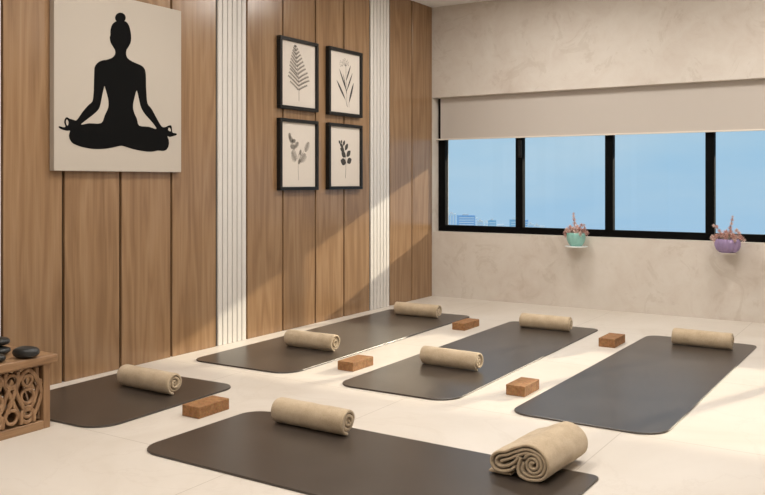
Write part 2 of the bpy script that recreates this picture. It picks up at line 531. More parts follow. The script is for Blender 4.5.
# ---------------------------------------------------------------- ceiling lights (above the picture, they light the room)
for i, (lx, ly) in enumerate(LIGHT_XY):
    t = thing('ceiling_light', 'square recessed ceiling light panel above the mats', 'light', (lx, ly, ZC), group='recessed ceiling light panels')
    bm = bmesh.new(); s = 0.33
    for q in ((-s, s, -s, -s + 0.03), (-s, s, s - 0.03, s), (-s, -s + 0.03, -s + 0.03, s - 0.03), (s - 0.03, s, -s + 0.03, s - 0.03)):
        box(bm, *q, -0.012, 0.0)
    link('rim', bm, M['lamp_rim'], parent=t)
    link('diffuser', one_box(-0.3, 0.3, -0.3, 0.3, -0.006, 0.0), M['lamp'], parent=t)
    ld = bpy.data.lights.new('ceiling_lamp', 'AREA'); ld.shape = 'SQUARE'; ld.size = 0.58
    ld.energy = LIGHT_W; ld.color = LIGHT_COL; ld.spread = math.radians(180)
    lo = bpy.data.objects.new('ceiling_lamp', ld); COL.objects.link(lo); lo.parent = t; lo.location = (0, 0, -0.016)

# ---------------------------------------------------------------- yoga mats
def yoga_mat(x0, x1, y0, y1, rot, label, rads, th=0.008):
    cx, cy = (x0 + x1) / 2, (y0 + y1) / 2
    hx, hy = (x1 - x0) / 2, (y1 - y0) / 2
    def outline(ins):
        pts = []
        for (sx, sy, a0), r in zip(((1, 1, 0), (-1, 1, 90), (-1, -1, 180), (1, -1, 270)), rads):
            for k in range(9):
                a = math.radians(a0 + k * 90 / 8)
                pts.append((sx * (hx - r) + (r - ins) * math.cos(a), sy * (hy - r) + (r - ins) * math.sin(a)))
        return pts
    bm = bmesh.new()
    rings = []
    for ins, z in ((0.002, 0.0), (0.0, 0.0015), (0.0, th - 0.0022), (0.0008, th - 0.0007), (0.0026, th)):
        rings.append([bm.verts.new((x, y, z)) for x, y in outline(ins)])
    n = len(rings[0])
    for A, B in zip(rings, rings[1:]):
        for k in range(n): bm.faces.new((A[k], A[(k + 1) % n], B[(k + 1) % n], B[k]))
    bm.faces.new(rings[0][::-1]); bm.faces.new(rings[-1])
    o = link('yoga_mat', bm, M['mat'])
    o.location = (cx, cy, 0.0); o.rotation_euler = (0, 0, rot)
    return tag(o, label, 'yoga mat', 'dark yoga mats laid out on the floor')
yoga_mat(-2.455, -0.912, 2.15, 2.812, -0.012, 'dark brown-grey yoga mat in the foreground, lying crosswise with two towels on it', (0.03, 0.10, 0.10, 0.05))
yoga_mat(-3.50, -2.788, 2.235, 3.09, 0.03, 'short dark yoga mat behind the carved wooden box, one rolled towel on it', (0.09, 0.06, 0.10, 0.12))
yoga_mat(-3.458, -2.768, 3.415, 5.62, 0.02, 'long dark yoga mat running along the wood-panelled wall, two rolled towels on it', (0.06, 0.06, 0.08, 0.12))
yoga_mat(-2.44, -1.802, 3.38, 5.585, 0.015, 'dark grey yoga mat in the middle between two rows of cork blocks', (0.05, 0.06, 0.10, 0.12))
yoga_mat(-1.493, -0.838, 3.365, 5.55, -0.008, 'dark grey yoga mat furthest right with a single towel at its far end', (0.05, 0.08, 0.09, 0.12))
MT = 0.008

# ---------------------------------------------------------------- rolled towels
def rolled_towel(xa, xb, ya, yb, R, seed, label, turns=3.3, start=0.0):
    """spiral of cloth rolled about its long axis from (xa,ya) left to (xb,yb) right"""
    rnd = random.Random(seed)
    L = math.hypot(xb - xa, yb - ya)
    r_in = 0.006
    pitch = (R - r_in) / turns
    t = pitch * 0.86
    steps = int(turns * 26)
    end_a = math.radians(-100)                       # the loose end tucks under
    sect = []
    for i in range(steps + 1):
        f_ = i / steps
        a = end_a - (1 - f_) * turns * 2 * math.pi
        r = r_in + (R - r_in) * f_
        wob = 1 + 0.035 * noise.noise((math.cos(a) * 1.3 + seed * 3.1, math.sin(a) * 1.3, r * 20))
        sect.append((a, r * wob))
    NX = 26
    bm = bmesh.new()
    rows = []
    for j in range(NX + 1):
        s = j / NX
        # rounded lips at both ends
        x = -L / 2 + L * s
        if j == 0 or j == NX: shr = 0.32; xx = x
        elif j == 1 or j == NX - 1: shr = 0.08; xx = (-L / 2 + 0.0035) if j == 1 else (L / 2 - 0.0035)
        elif j == 2 or j == NX - 2: shr = 0.0; xx = (-L / 2 + 0.010) if j == 2 else (L / 2 - 0.010)
        else: shr = 0.0; xx = x
        ring_o, ring_i = [], []
        for (a, r) in sect:
            wv = 0.0016 * noise.noise((xx * 18 + seed, math.cos(a) * 2, math.sin(a) * 2)) + 0.0007 * noise.noise((xx * 70 + seed, math.cos(a) * 7, math.sin(a) * 7))
            tel = (0.004 * math.sin(r * 260 + seed)) * (1 if j > NX / 2 else -1) * (abs(s - 0.5) * 2) ** 6   # layers end unevenly
            ro = r + wv - shr * t * 0.5
            ri = r - t + wv * 0.5 + shr * t * 0.5
            ring_o.append(bm.verts.new((xx + tel, ro * math.cos(a), ro * math.sin(a))))
            ring_i.append(bm.verts.new((xx + tel, max(ri, 0.001) * math.cos(a), max(ri, 0.001) * math.sin(a))))
        rows.append((ring_o, ring_i))
    n = len(sect)
    for (ao, ai), (bo, bi) in zip(rows, rows[1:]):
        for k in range(n - 1):
            bm.faces.new((ao[k], ao[k + 1], bo[k + 1], bo[k]))
            bm.faces.new((ai[k + 1], ai[k], bi[k], bi[k + 1]))
        bm.faces.new((ao[n - 1], ai[n - 1], bi[n - 1], bo[n - 1]))
        bm.faces.new((ai[0], ao[0], bo[0], bi[0]))
    for (o_, i_) in (rows[0], rows[-1]):
        for k in range(n - 1):
            bm.faces.new((o_[k], i_[k], i_[k + 1], o_[k + 1]))
    lo = min(v.co.z for v in bm.verts)
    for v in bm.verts:                               # the weight of the roll flattens its underside
        h = v.co.z - lo
        v.co.z = h if h > 0.006 else 0.003 + h * 0.5
    lo = min(v.co.z for v in bm.verts)
    for v in bm.verts: v.co.z -= lo
    o = link('rolled_towel', bm, M['towel'], smooth=True)
    o.location = ((xa + xb) / 2, (ya + yb) / 2, MT)
    o.rotation_euler = (0, 0, math.atan2(yb - ya, xb - xa))
    return tag(o, label, 'towel', 'tan rolled towels on the mats')
rolled_towel(-3.278, -2.925, 2.815, 2.805, 0.054, 1, 'tan rolled towel on the short mat behind the carved wooden box')
rolled_towel(-3.225, -2.88, 4.022, 4.022, 0.053, 2, 'tan rolled towel on the near half of the mat along the panelled wall', turns=3.6)
rolled_towel(-3.303, -2.95, 5.40, 5.41, 0.052, 3, 'tan rolled towel at the far end of the mat along the panelled wall', turns=3.2)
rolled_towel(-2.290, -1.948, 4.025, 4.012, 0.052, 4, 'tan rolled towel on the near half of the middle mat', turns=3.0)
rolled_towel(-2.30, -1.952, 5.39, 5.40, 0.052, 5, 'tan rolled towel at the far end of the middle mat', turns=3.4)
rolled_towel(-1.273, -0.932, 5.33, 5.32, 0.054, 6, 'tan rolled towel on the furthest right mat, near the back wall', turns=3.2)
rolled_towel(-2.238, -1.885, 2.728, 2.722, 0.056, 7, 'tan rolled towel lying across the left half of the foreground mat', turns=2.9)

# the big loosely folded towel at the right of the foreground mat, end face towards the camera
def face_xz(u, v, Y=2.64):
    a = (u - U0) / F_PX
    Z = Y / (a * math.sin(YAW) + math.cos(YAW))
    return (Z * (a * math.cos(YAW) - math.sin(YAW)), 1 - (v - V0) * Z / F_PX)
def cp(x, y): return face_xz(480 + x / 5.825, 410 + y / 5.825)
def folded_towel():
    bm = bmesh.new()
    def ribbon(path, t, y0, y1):
        # centre line (x,z), thickness t, run from y0 to y1 with rounded lips
        n = len(path)
        nr = []
        for i in range(n):
            a, b = path[max(i - 1, 0)], path[min(i + 1, n - 1)]
            d = Vector((b[0] - a[0], b[1] - a[1])); d.normalize() if d.length else None
            nr.append(Vector((-d.y, d.x)))
        rows = []
        NY = 18
        for j in range(NY + 1):
            s = j / NY
            y = y0 + (y1 - y0) * s
            k_ = 1.0
            if j in (0, NY): k_ = 0.62
            elif j in (1, NY - 1): k_ = 0.92; y = y0 + 0.003 if j == 1 else y1 - 0.003
            elif j in (2, NY - 2): y = y0 + 0.009 if j == 2 else y1 - 0.009
            ro, ri = [], []
            for i, p in enumerate(path):
                w = 0.0022 * noise.noise((p[0] * 22, y * 14, p[1] * 22)) + 0.0007 * noise.noise((p[0] * 70, y * 70, p[1] * 70))
                grow = 1.0
                o_ = Vector(p) + nr[i] * (t * 0.5 * k_ + w); q_ = Vector(p) - nr[i] * (t * 0.5 * k_ - w)
                ro.append(bm.verts.new((o_.x, y, o_.y))); ri.append(bm.verts.new((q_.x, y, q_.y)))
            rows.append((ro, ri))
        for (ao, ai), (bo, bi) in zip(rows, rows[1:]):
            for k in range(n - 1):
                bm.faces.new((ao[k], ao[k + 1], bo[k + 1], bo[k])); bm.faces.new((ai[k + 1], ai[k], bi[k], bi[k + 1]))
            bm.faces.new((ao[-1], ai[-1], bi[-1], bo[-1])); bm.faces.new((ai[0], ao[0], bo[0], bi[0]))
        for (o_, i_) in (rows[0], rows[-1]):
            for k in range(n - 1): bm.faces.new((o_[k], i_[k], i_[k + 1], o_[k + 1]))
    T = 0.0112
    y0, y1 = 2.615, 2.942
    # outermost cloth: from under the right roll up its right side, over, down into the left lobe and back
    sp = [cp(250, 272), cp(240, 305), cp(236, 345), cp(252, 380), cp(300, 400), cp(362, 404), cp(403, 372), cp(412, 320), cp(388, 262), cp(340, 218), cp(280, 200), cp(225, 212), cp(170, 232),
          cp(115, 240), cp(86, 262), cp(82, 300), cp(105, 335), cp(150, 350), cp(195, 342), cp(216, 322)]
    ribbon(catmull(sp, 5), T * 0.95, y0, y1)
    sp = [cp(268, 300), cp(258, 340), cp(278, 370), cp(325, 384), cp(368, 374), cp(391, 340), cp(388, 300), cp(366, 262), cp(325, 236), cp(280, 224), cp(230, 236), cp(175, 255), cp(128, 264), cp(110, 283),
          cp(112, 305), cp(140, 322), cp(180, 316), cp(214, 296), cp(240, 262)]
    ribbon(catmull(sp, 5), T * 0.92, y0 + 0.002, y1 - 0.002)
    sp = [cp(318, 256), cp(285, 247), cp(240, 256), cp(190, 278), cp(150, 289), cp(135, 296)]
    ribbon(catmull(sp, 5), T * 0.9, y0 + 0.004, y1 - 0.002)
    # right-hand spiral
    c = cp(322, 314); R = 0.0335
    path = []
    n = 48
    for i in range(n + 1):
        f_ = i / n
        a = math.radians(205) + f_ * 2.3 * 2 * math.pi
        r = R - (R - 0.005) * f_
        path.append((c[0] + r * 1.0 * math.cos(-a), c[1] + r * 1.06 * math.sin(-a)))
    ribbon(path, T * 0.92, y0, y1)
    lo = min(v.co.z for v in bm.verts)
    # the left lobe bears on the mat further back; its loose corner is a flat tongue of cloth
    sp = [cp(62, 322), cp(100, 352), cp(150, 365), cp(190, 362)]
    for v in bm.verts: v.co.z -= lo
    sp = [(p[0], 0.0095) for p in sp]
    ribbon(catmull(sp, 4), 0.009, y0 + 0.01, y1 - 0.05)
    lo = min(v.co.z for v in bm.verts)
    for v in bm.verts:
        v.co.z -= lo
        v.co.x += (v.co.y - y0) * 0.06              # the roll is turned very slightly
    # the cloth spreads a little wider towards its middle
    bmesh.ops.remove_doubles(bm, verts=bm.verts, dist=1e-6)
    o = link('folded_towel', bm, M['towel'], loc=(-1.09, 2.78, 0), smooth=True)
    o.location = (-1.09, 2.78, MT)
    return tag(o, 'large loosely folded tan towel with curled layers at the right end of the foreground mat', 'towel')
folded_towel()

# ---------------------------------------------------------------- cork blocks
def cork_block(x0, x1, y0, y1, h, rz, label):
    bm = one_box(-(x1 - x0) / 2, (x1 - x0) / 2, -(y1 - y0) / 2, (y1 - y0) / 2, 0, h, 0.0035, 3)
    o = link('cork_block', bm, M['cork'], smooth=False)
    o.location = ((x0 + x1) / 2, (y0 + y1) / 2, 0); o.rotation_euler = (0, 0, rz)
    return tag(o, label, 'yoga block', 'cork yoga blocks on the tiled floor')
cork_block(-2.660, -2.560, 2.59, 2.775, 0.0485, 0.0, 'brown cork block between the short mat and the foreground mat, nearest the box')
cork_block(-2.612, -2.512, 3.665, 3.862, 0.048, 0.0, 'brown cork block between the near ends of the wall mat and the middle mat')
cork_block(-2.668, -2.573, 5.075, 5.30, 0.048, 0.0, 'brown cork block between the far ends of the wall mat and the middle mat')
cork_block(-1.640, -1.546, 3.66, 3.842, 0.049, 0.0, 'brown cork block between the near ends of the middle and furthest right mats')
cork_block(-1.645, -1.545, 5.03, 5.244, 0.052, 0.0, 'brown cork block between the far ends of the middle and furthest right mats')

# ---------------------------------------------------------------- canvas with the meditation silhouette
cy, cz = 3.055, 1.055
cv = thing('canvas_print', 'large cream canvas with a black silhouette of a person meditating cross-legged', 'wall art', (XL, cy, cz))
y0, _ = on_wall(54, 170, -3.565); y1, z0 = on_wall(181.3, 172.3, -3.565); _, z1 = on_wall(181.3, 11, -3.565)
link('canvas', one_box(0.0, 0.035, y0 - cy, y1 - cy, z0 - cz, z1 - cz, 0.003), M['canvas'], parent=cv)
A = lambda x, y: on_wall(50 + x / 5.464, y / 5.464, -3.564)
B = lambda x, y: on_wall(50 + x / 5.464, 85 + y / 5.464, -3.564)
body = [A(*p) for p in ((385,112),(415,118),(432,140),(441,175),(444,210),(440,235),(428,258),(418,275),(417,300),(425,318),(445,333),(470,345),(500,358),(518,378),(524,410),(525,470))]
body += [B(*p) for p in ((527,40),(533,100),(555,130),(585,185),(610,226),(630,230),(650,221),(663,222),(667,240),(670,260),(690,264),(692,273),(672,280),(655,284),(642,280),(649,300),(650,325),(640,350),(620,360),(590,358),(560,364),(520,363),(460,352),(420,340),(390,332),(350,340),(300,349),(240,350),(180,340),(130,322),(110,300),(104,275),(110,250),(95,250),(65,243),(48,232),(52,225),(75,231),(85,226),(78,205),(82,185),(93,176),(108,184),(130,190),(148,190),(180,145),(210,110),(232,90),(238,50))]
body += [A(*p) for p in ((240,480),(242,400),(245,365),(262,342),(285,330),(315,325),(340,315),(355,298),(356,275),(345,255),(332,232),(327,205),(331,190),(331,165),(340,135),(360,117))]
holes = [[B(*p) for p in h] for h in (
    ((297,8),(285,60),(272,120),(250,150),(200,190),(170,216),(215,209),(280,208),(300,165),(318,125),(320,90),(312,50),(303,20)),
    ((474,30),(462,70),(454,110),(458,145),(475,185),(488,222),(540,228),(582,240),(560,205),(520,160),(497,120),(485,70)),
    ((92,188),(101,198),(101,214),(95,222),(89,212),(87,198)),
    ((650,233),(658,238),(661,252),(652,252),(645,243)))]
hs = 0.0352
def loc_pts(ps, x=hs): return [(x, p[0] - cy, p[1] - cz) for p in ps]
bm = bmesh.new()
poly_slab(bm, loc_pts(catmull(body, 3, True)), (1, 0, 0), 0.0008, [loc_pts(catmull(h, 3, True)) for h in holes])
bun = [A(385 + 29 * math.cos(k * math.pi / 10), 97 + 28 * math.sin(k * math.pi / 10)) for k in range(20)]
poly_slab(bm, loc_pts(bun), (1, 0, 0), 0.0009)
link('meditating_silhouette', bm, M['black_ink'], parent=cv)

# ---------------------------------------------------------------- four botanical prints
XP = -3.5815                                           # plane of the paper
def print_frame(u0, u1, vt, vb, label):
    ya, za = on_wall(u0, vt, -3.566)
    yb, zb = on_wall(u1, vb, -3.566)
    return ya, yb
def leaf(bm, c, L, W, ang, org, x, pointy=1.0):
    pts = []
    n = 8
    for s in (1, -1):
        rng = range(n + 1) if s == 1 else range(n - 1, 0, -1)
        for i in rng:
            t = i / n
            w = W / 2 * math.sin(math.pi * t ** (1.0 / pointy)) ** 0.8
            a, b = (t - 0.5) * L, s * w
            pts.append((a * math.cos(ang) - b * math.sin(ang) + c[0], a * math.sin(ang) + b * math.cos(ang) + c[1]))
    vs = [bm.verts.new((x, p[0] - org[0], p[1] - org[1])) for p in pts]
    f0 = bm.faces.new(vs)
    ex = bmesh.ops.extrude_face_region(bm, geom=[f0])
    bmesh.ops.translate(bm, verts=[v for v in ex['geom'] if isinstance(v, bmesh.types.BMVert)], vec=(0.0005, 0, 0))
def stroke(bm, pts, w, org, x):
    pts = catmull(pts, 5)
    for i in range(len(pts) - 1):
        p, q = pts[i], pts[i + 1]
        L = math.hypot(q[0] - p[0], q[1] - p[1]) * 1.15
        a = math.atan2(q[1] - p[1], q[0] - p[0])
        c = ((p[0] + q[0]) / 2, (p[1] + q[1]) / 2)
        vs = [bm.verts.new((x, c[0] + s * L / 2 * math.cos(a) - t * w / 2 * math.sin(a) - org[0], c[1] + s * L / 2 * math.sin(a) + t * w / 2 * math.cos(a) - org[1])) for s, t in ((-1, -1), (1, -1), (1, 1), (-1, 1))]
        f0 = bm.faces.new(vs)
        ex = bmesh.ops.extrude_face_region(bm, geom=[f0])
        bmesh.ops.translate(bm, verts=[v for v in ex['geom'] if isinstance(v, bmesh.types.BMVert)], vec=(0.0004, 0, 0))
def fern(bm, org, x):
    w = lambda u, v: on_wall(u, v, XP)
    base, mid, top = w(299, 101), w(298.5, 80), w(295.3, 47)
    stroke(bm, [base, mid, top], 0.003, org, x)
    n = 12
    for i in range(n):
        t = i / (n - 1)
        p = (mid[0] + (top[0] - mid[0]) * t, w(298.5, 90)[1] + (top[1] - w(298.5, 90)[1]) * t)
        if t < .3: p = (mid[0], p[1])
        ln = 0.012 + 0.135 * (1 - t) ** 0.8 * (0.72 if i == 0 else 1)
        for s in (1, -1):
            ang = math.radians(28 + 12 * t) if s == 1 else math.radians(180 - 34 - 12 * t)
            m_ = max(3, int(ln / 0.011))
            for k in range(m_):
                d = ln * (k + 0.6) / m_
                q = (p[0] + d * math.cos(ang), p[1] + d * math.sin(ang) - 0.10 * d * d / 0.1)
                for ss in (1, -1):
                    leaf(bm, (q[0] + 0.003 * math.cos(ang + ss * 1.1), q[1] + 0.003 * math.sin(ang + ss * 1.1)), 0.017 * (1.1 - 0.4 * k / m_), 0.0050, ang + ss * 0.7, org, x + 0.0001 * ((k + i) % 3))
            stroke(bm, [p, (p[0] + ln * math.cos(ang), p[1] + ln * math.sin(ang) - ln * ln)], 0.0016, org, x)
def grass(bm, org, x):
    w = lambda a, b: on_wall(322 + a / 6.04, 40 + b / 6.04, XP)
    def blade(a, b, wd):
        p, q = w(*a), w(*b)
        leaf(bm, ((p[0] + q[0]) / 2, (p[1] + q[1]) / 2), math.hypot(q[0] - p[0], q[1] - p[1]), wd * 1.35, math.atan2(q[1] - p[1], q[0] - p[0]), org, x, 1.0)
    blade((88, 240), (142, 362), .014); blade((104, 172), (150, 315), .010); blade((174, 152), (144, 252), .010)
    blade((184, 200), (148, 312), .010); blade((191, 258), (162, 382), .015); blade((128, 205), (150, 330), .006)
    for pp in ([(142, 362), (148, 385), (152, 400)], [(150, 315), (150, 380), (155, 405)], [(163, 380), (163, 408)], [(144, 160), (146, 250), (150, 330)]):
        stroke(bm, [w(*q) for q in pp], 0.0018, org, x)
    rnd = random.Random(5)
    for k in range(22):
        a, b = rnd.uniform(108, 160), rnd.uniform(112, 160)
        leaf(bm, w(a, b), 0.008, 0.004, rnd.uniform(0, 3), org, x)
    for k in range(7): stroke(bm, [w(144, 160), w(112 + k * 8, 122 + 3 * abs(k - 3))], 0.0009, org, x)
def round_leaves(bm, org, x):
    w = lambda a, b: on_wall(280 + a / 6.6, 115 + b / 6.6, XP)
    stroke(bm, [w(122, 430), w(120, 340), w(120, 270), w(135, 245)], 0.0028, org, x)
    stroke(bm, [w(120, 300), w(95, 230), w(70, 150), w(62, 125)], 0.0016, org, x)
    stroke(bm, [w(122, 300), w(150, 250), w(185, 195)], 0.0016, org, x)
    rnd = random.Random(3)
    for a, b, L, W_, g in ((64, 138, .030, .022, 120), (74, 165, .040, .030, 160), (90, 172, .032, .022, 30), (85, 210, .04, .030, 10), (108, 198, .045, .026, 50), (92, 270, .062, .044, 130),
                        (150, 283, .064, .048, 50), (178, 210, .062, .034, 65), (134, 248, .030, .018, 90), (128, 308, .030, .018, 70)):
        c = w(a, b)
        L *= 1.25; W_ *= 1.75
        for k in range(9):                             # a leaf drawn with many short veins
            t = (k - 4) / 4.5
            g_ = math.radians(g)
            wd = W_ * math.sqrt(max(0.05, 1 - t * t))
            cc = (c[0] + t * L / 2 * math.cos(g_), c[1] + t * L / 2 * math.sin(g_))
            leaf(bm, cc, wd, 0.0062, g_ + math.pi / 2 + 0.35, org, x)
        stroke(bm, [(c[0] - L / 2 * math.cos(g_), c[1] - L / 2 * math.sin(g_)), (c[0] + L / 2 * math.cos(g_), c[1] + L / 2 * math.sin(g_))], 0.0016, org, x + 0.0003)
def oval_leaves(bm, org, x):
    w = lambda a, b: on_wall(322 + a / 6.42, 118 + b / 6.42, XP)
    stroke(bm, [w(150, 385), w(153, 320), w(152, 260), w(140, 200), w(126, 160)], 0.0022, org, x)
    for a, b, L, W_, g in ((137, 281, .058, .036, 165), (175, 275, .052, .032, 25), (139, 235, .052, .030, 150), (170, 229, .055, .028, 40), (130, 203, .044, .024, 160),
                        (157, 186, .050, .024, 55), (125, 176, .040, .018, 150), (141, 161, .036, .018, 65), (113, 155, .026, .014, 130), (125, 152, .022, .012, 100)):
        leaf(bm, w(a, b), L * 1.25, W_ * 1.45, math.radians(g), org, x)
def botanical(u0, u1, v0, v1, v0r, v1r, draw, ink, part, label):
    X = -3.566
    ya = on_wall(u0, 0, X)[0]; yb = on_wall(u1, 0, X)[0]
    zt = (on_wall(u0, v0, X)[1] + on_wall(u1, v0r, X)[1]) / 2
    zb = (on_wall(u0, v1, X)[1] + on_wall(u1, v1r, X)[1]) / 2
    c = ((ya + yb) / 2, zb)
    t = thing('botanical_print', label, 'picture', (XL, c[0], zb), group='framed botanical prints on the panelled wall')
    h, H = (yb - ya) / 2, zt - zb
    w = 0.023
    bm = bmesh.new()
    for y_0, y_1, z_0, z_1 in ((-h, h, 0, w), (-h, h, H - w, H), (-h, -h + w, w, H - w), (h - w, h, w, H - w)):
        box(bm, 0.0, 0.034, y_0, y_1, z_0, z_1, 0.002, 1)
    link('picture_frame', bm, M['frame_black'], parent=t)
    link('paper', one_box(0.001, 0.018, -h + w * 0.8, h - w * 0.8, w * 0.8, H - w * 0.8), M['paper'], parent=t)
    bm = bmesh.new()
    draw(bm, c, 0.0185)
    link(part, bm, ink, parent=t)
botanical(280.6, 318.9, 34.6, 107.3, 43.9, 112.8, fern, M['ink_grey'], 'fern_drawing', 'black-framed print of a feathery fern, upper left of the four')
botanical(329.4, 362.9, 45.2, 113.7, 53.6, 118.4, grass, M['ink_dark'], 'grass_drawing', 'black-framed print of slender grass blades with a speckled flower head, upper right of the four')
botanical(280.6, 318.9, 116.9, 190.6, 121.9, 189.8, round_leaves, M['ink_light'], 'leaf_drawing', 'black-framed print of a pale branch with round hatched leaves, lower left of the four')
botanical(329.4, 362.9, 122.3, 189.8, 125.7, 188.9, oval_leaves, M['ink_dark'], 'leaf_drawing', 'black-framed print of a dark sprig with solid oval leaves, lower right of the four')

# ---------------------------------------------------------------- carved wooden box
BX0, BX1, BY0, BY1, BH = -3.47, -2.99, 1.30, 2.183, 0.302
bx = thing('carved_box', 'low brown wooden box with pierced scrollwork sides standing by the panelled wall', 'box', ((BX0 + BX1) / 2, (BY0 + BY1) / 2, 0))
ox, oy = (BX0 + BX1) / 2, (BY0 + BY1) / 2
hx, hy = (BX1 - BX0) / 2, (BY1 - BY0) / 2
link('lid', one_box(-hx - 0.035, hx + 0.038, -hy - 0.02, hy + 0.008, BH - 0.033, BH, 0.006, 3), M['boxwood_long'], parent=bx)
for sx in (-1, 1):
    for sy in (-1, 1):
        link('corner_post', one_box(*sorted((sx * hx, sx * (hx - 0.03))), *sorted((sy * hy, sy * (hy - 0.03))), 0, BH - 0.033, 0.002, 1), M['boxwood'], parent=bx)
for s in (-1, 1):
    link('bottom_rail', one_box(*sorted((s * hx, s * (hx - 0.028))), -hy + 0.03, hy - 0.03, 0, 0.034, 0.002, 1), M['boxwood_long'], parent=bx)
    link('bottom_rail', one_box(-hx + 0.03, hx - 0.03, *sorted((s * hy, s * (hy - 0.028))), 0, 0.034, 0.002, 1), M['boxwood_long'], parent=bx)
    link('top_rail', one_box(*sorted((s * hx, s * (hx - 0.028))), -hy + 0.03, hy - 0.03, BH - 0.045, BH - 0.033, 0.001, 1), M['boxwood_long'], parent=bx)
    link('top_rail', one_box(-hx + 0.03, hx - 0.03, *sorted((s * hy, s * (hy - 0.028))), BH - 0.045, BH - 0.033, 0.001, 1), M['boxwood_long'], parent=bx)
link('base_board', one_box(-hx + 0.028, hx - 0.028, -hy + 0.028, hy - 0.028, 0.004, 0.014), M['boxwood_long'], parent=bx)

def carve(length, zlo, zhi):
    """interlaced scrollwork in (a, z), a in [-length/2, length/2]; bands with a rounded top"""
    bm = bmesh.new()
    zc, hh = (zlo + zhi) / 2, (zhi - zlo) / 2
    def band(path, w, d0, closed=False):
        n = len(path)
        rows = []
        for i in range(n):
            a, b = (path[(i - 1) % n], path[(i + 1) % n]) if closed else (path[max(i - 1, 0)], path[min(i + 1, n - 1)])
            d = Vector((b[0] - a[0], b[1] - a[1])); d.normalize()
            m_ = Vector((-d.y, d.x)); p = Vector(path[i])
            wv = d0 + 0.0018 * math.sin(i * 0.55)
            row = []
            for s, h in ((-0.5, 0.0), (-0.5, 0.008), (-0.25, 0.0108), (0.25, 0.0108), (0.5, 0.008), (0.5, 0.0)):
                q = p + m_ * s * w
                q.x = max(-length / 2, min(length / 2, q.x)); q.y = max(zlo, min(zhi, q.y))
                row.append(bm.verts.new((h + wv, q.x, q.y)))
            rows.append(row)
        pairs = list(zip(rows, rows[1:])) + ([(rows[-1], rows[0])] if closed else [])
        for A_, B_ in pairs:
            for k in range(6): bm.faces.new((A_[k], A_[(k + 1) % 6], B_[(k + 1) % 6], B_[k]))
        if not closed: bm.faces.new(rows[0][::-1]); bm.faces.new(rows[-1])
    W_ = 0.0165
    unit = 0.148
    nu = max(1, round(length / unit)); unit = length / nu
    for ph in (0, math.pi):                           # two big interlacing waves
        pts = [(-length / 2 + length * i / (nu * 28), zc + hh * 0.93 * math.sin(2 * math.pi * i / 28 * 0.5 * 2 / 2 + ph)) for i in range(nu * 28 + 1)]
        band(pts, W_, 0.0 if ph == 0 else 0.003)
    for ph in (0.25, 0.75):                           # diagonal S-scrolls
        for k in range(nu + 1):
            a0 = -length / 2 + (k + ph - 0.5) * unit
            s = 1 if ph == 0.25 else -1
            pts = [(a0 + s * dx * unit, zc + dz * hh) for dx, dz in ((-0.46, -0.95), (-0.42, -0.55), (-0.15, -0.42), (0.02, -0.05), (0.16, 0.38), (0.42, 0.52), (0.44, 0.96))]
            pts = [p for p in catmull(pts, 6) if abs(p[0]) < length / 2 - 0.001]
            if len(pts) > 4: band(pts, W_ * 0.9, 0.0025)
    for k in range(nu + 1):                           # rings in the gaps
        for dz, off_, rr in ((0.62, 0.0, 0.19), (-0.62, 0.0, 0.19), (0.0, 0.5, 0.2), (0.55, 0.5, 0.15), (-0.55, 0.5, 0.15)):
            ca, czz = -length / 2 + (k + off_) * unit, zc + dz * hh
            r = rr * unit
            if abs(ca) + r > length / 2: continue
            pts = [(ca + r * math.cos(q * math.pi / 10), czz + r * math.sin(q * math.pi / 10)) for q in range(20)]
            band(pts, W_ * 0.75, 0.0015, True)
    return bm
b = carve(2 * hy - 0.06, 0.034, BH - 0.045)
bmesh.ops.translate(b, verts=b.verts, vec=(hx - 0.017, 0, 0)); link('scrollwork_panel', b, M['boxwood'], parent=bx)
b = carve(2 * hy - 0.06, 0.034, BH - 0.045)
bmesh.ops.translate(b, verts=b.verts, vec=(-hx + 0.008, 0, 0)); link('scrollwork_panel', b, M['boxwood'], parent=bx)
for s in (1, -1):
    b = carve(2 * hx - 0.06, 0.034, BH - 0.045)
    bmesh.ops.rotate(b, verts=b.verts, cent=(0, 0, 0), matrix=Matrix.Rotation(math.pi / 2, 3, 'Z'))
    bmesh.ops.translate(b, verts=b.verts, vec=(0, s * (hy - 0.016), 0)); link('scrollwork_panel', b, M['boxwood'], parent=bx)

# smooth black stones on the lid
def stone(x, y, z, a, b, c, rz, seed, label, tilt=0.0):
    bm = bmesh.new()
    bmesh.ops.create_uvsphere(bm, u_segments=32, v_segments=20, radius=1)
    for v in bm.verts:
        p = v.co.copy()
        k = 1 + 0.07 * noise.noise(p * 1.1 + Vector((seed * 5.3, seed, 0)))
        fl_ = math.copysign(abs(p.z) ** 0.82, p.z)
        v.co = Vector((p.x * a * k, p.y * b * k * (1 + 0.12 * p.x), fl_ * c * k))
    lo = min(v.co.z for v in bm.verts)
    for v in bm.verts: v.co.z -= lo
    o = link('massage_stone', bm, M['stone'], smooth=True)
    o.location = (x, y, z); o.rotation_euler = (tilt, 0, rz)
    return tag(o, label, 'stone', 'black stones on the carved box')
GR = BH
stone(-2.988, 2.070, GR, 0.052, 0.040, 0.0235, 0.75, 1, 'flat black oval stone lying alone near the corner of the carved box')
stone(-3.145, 2.038, GR, 0.062, 0.045, 0.0175, 0.6, 2, 'black stone at the bottom of the small stack on the carved box')
stone(-3.150, 2.044, GR + 0.0335, 0.056, 0.042, 0.0185, 0.8, 3, 'black stone on top of the small stack on the carved box')
stone(-3.010, 1.945, GR, 0.045, 0.034, 0.0175, 0.9, 4, 'black stone in front of the stack, cut by the left edge of the view')

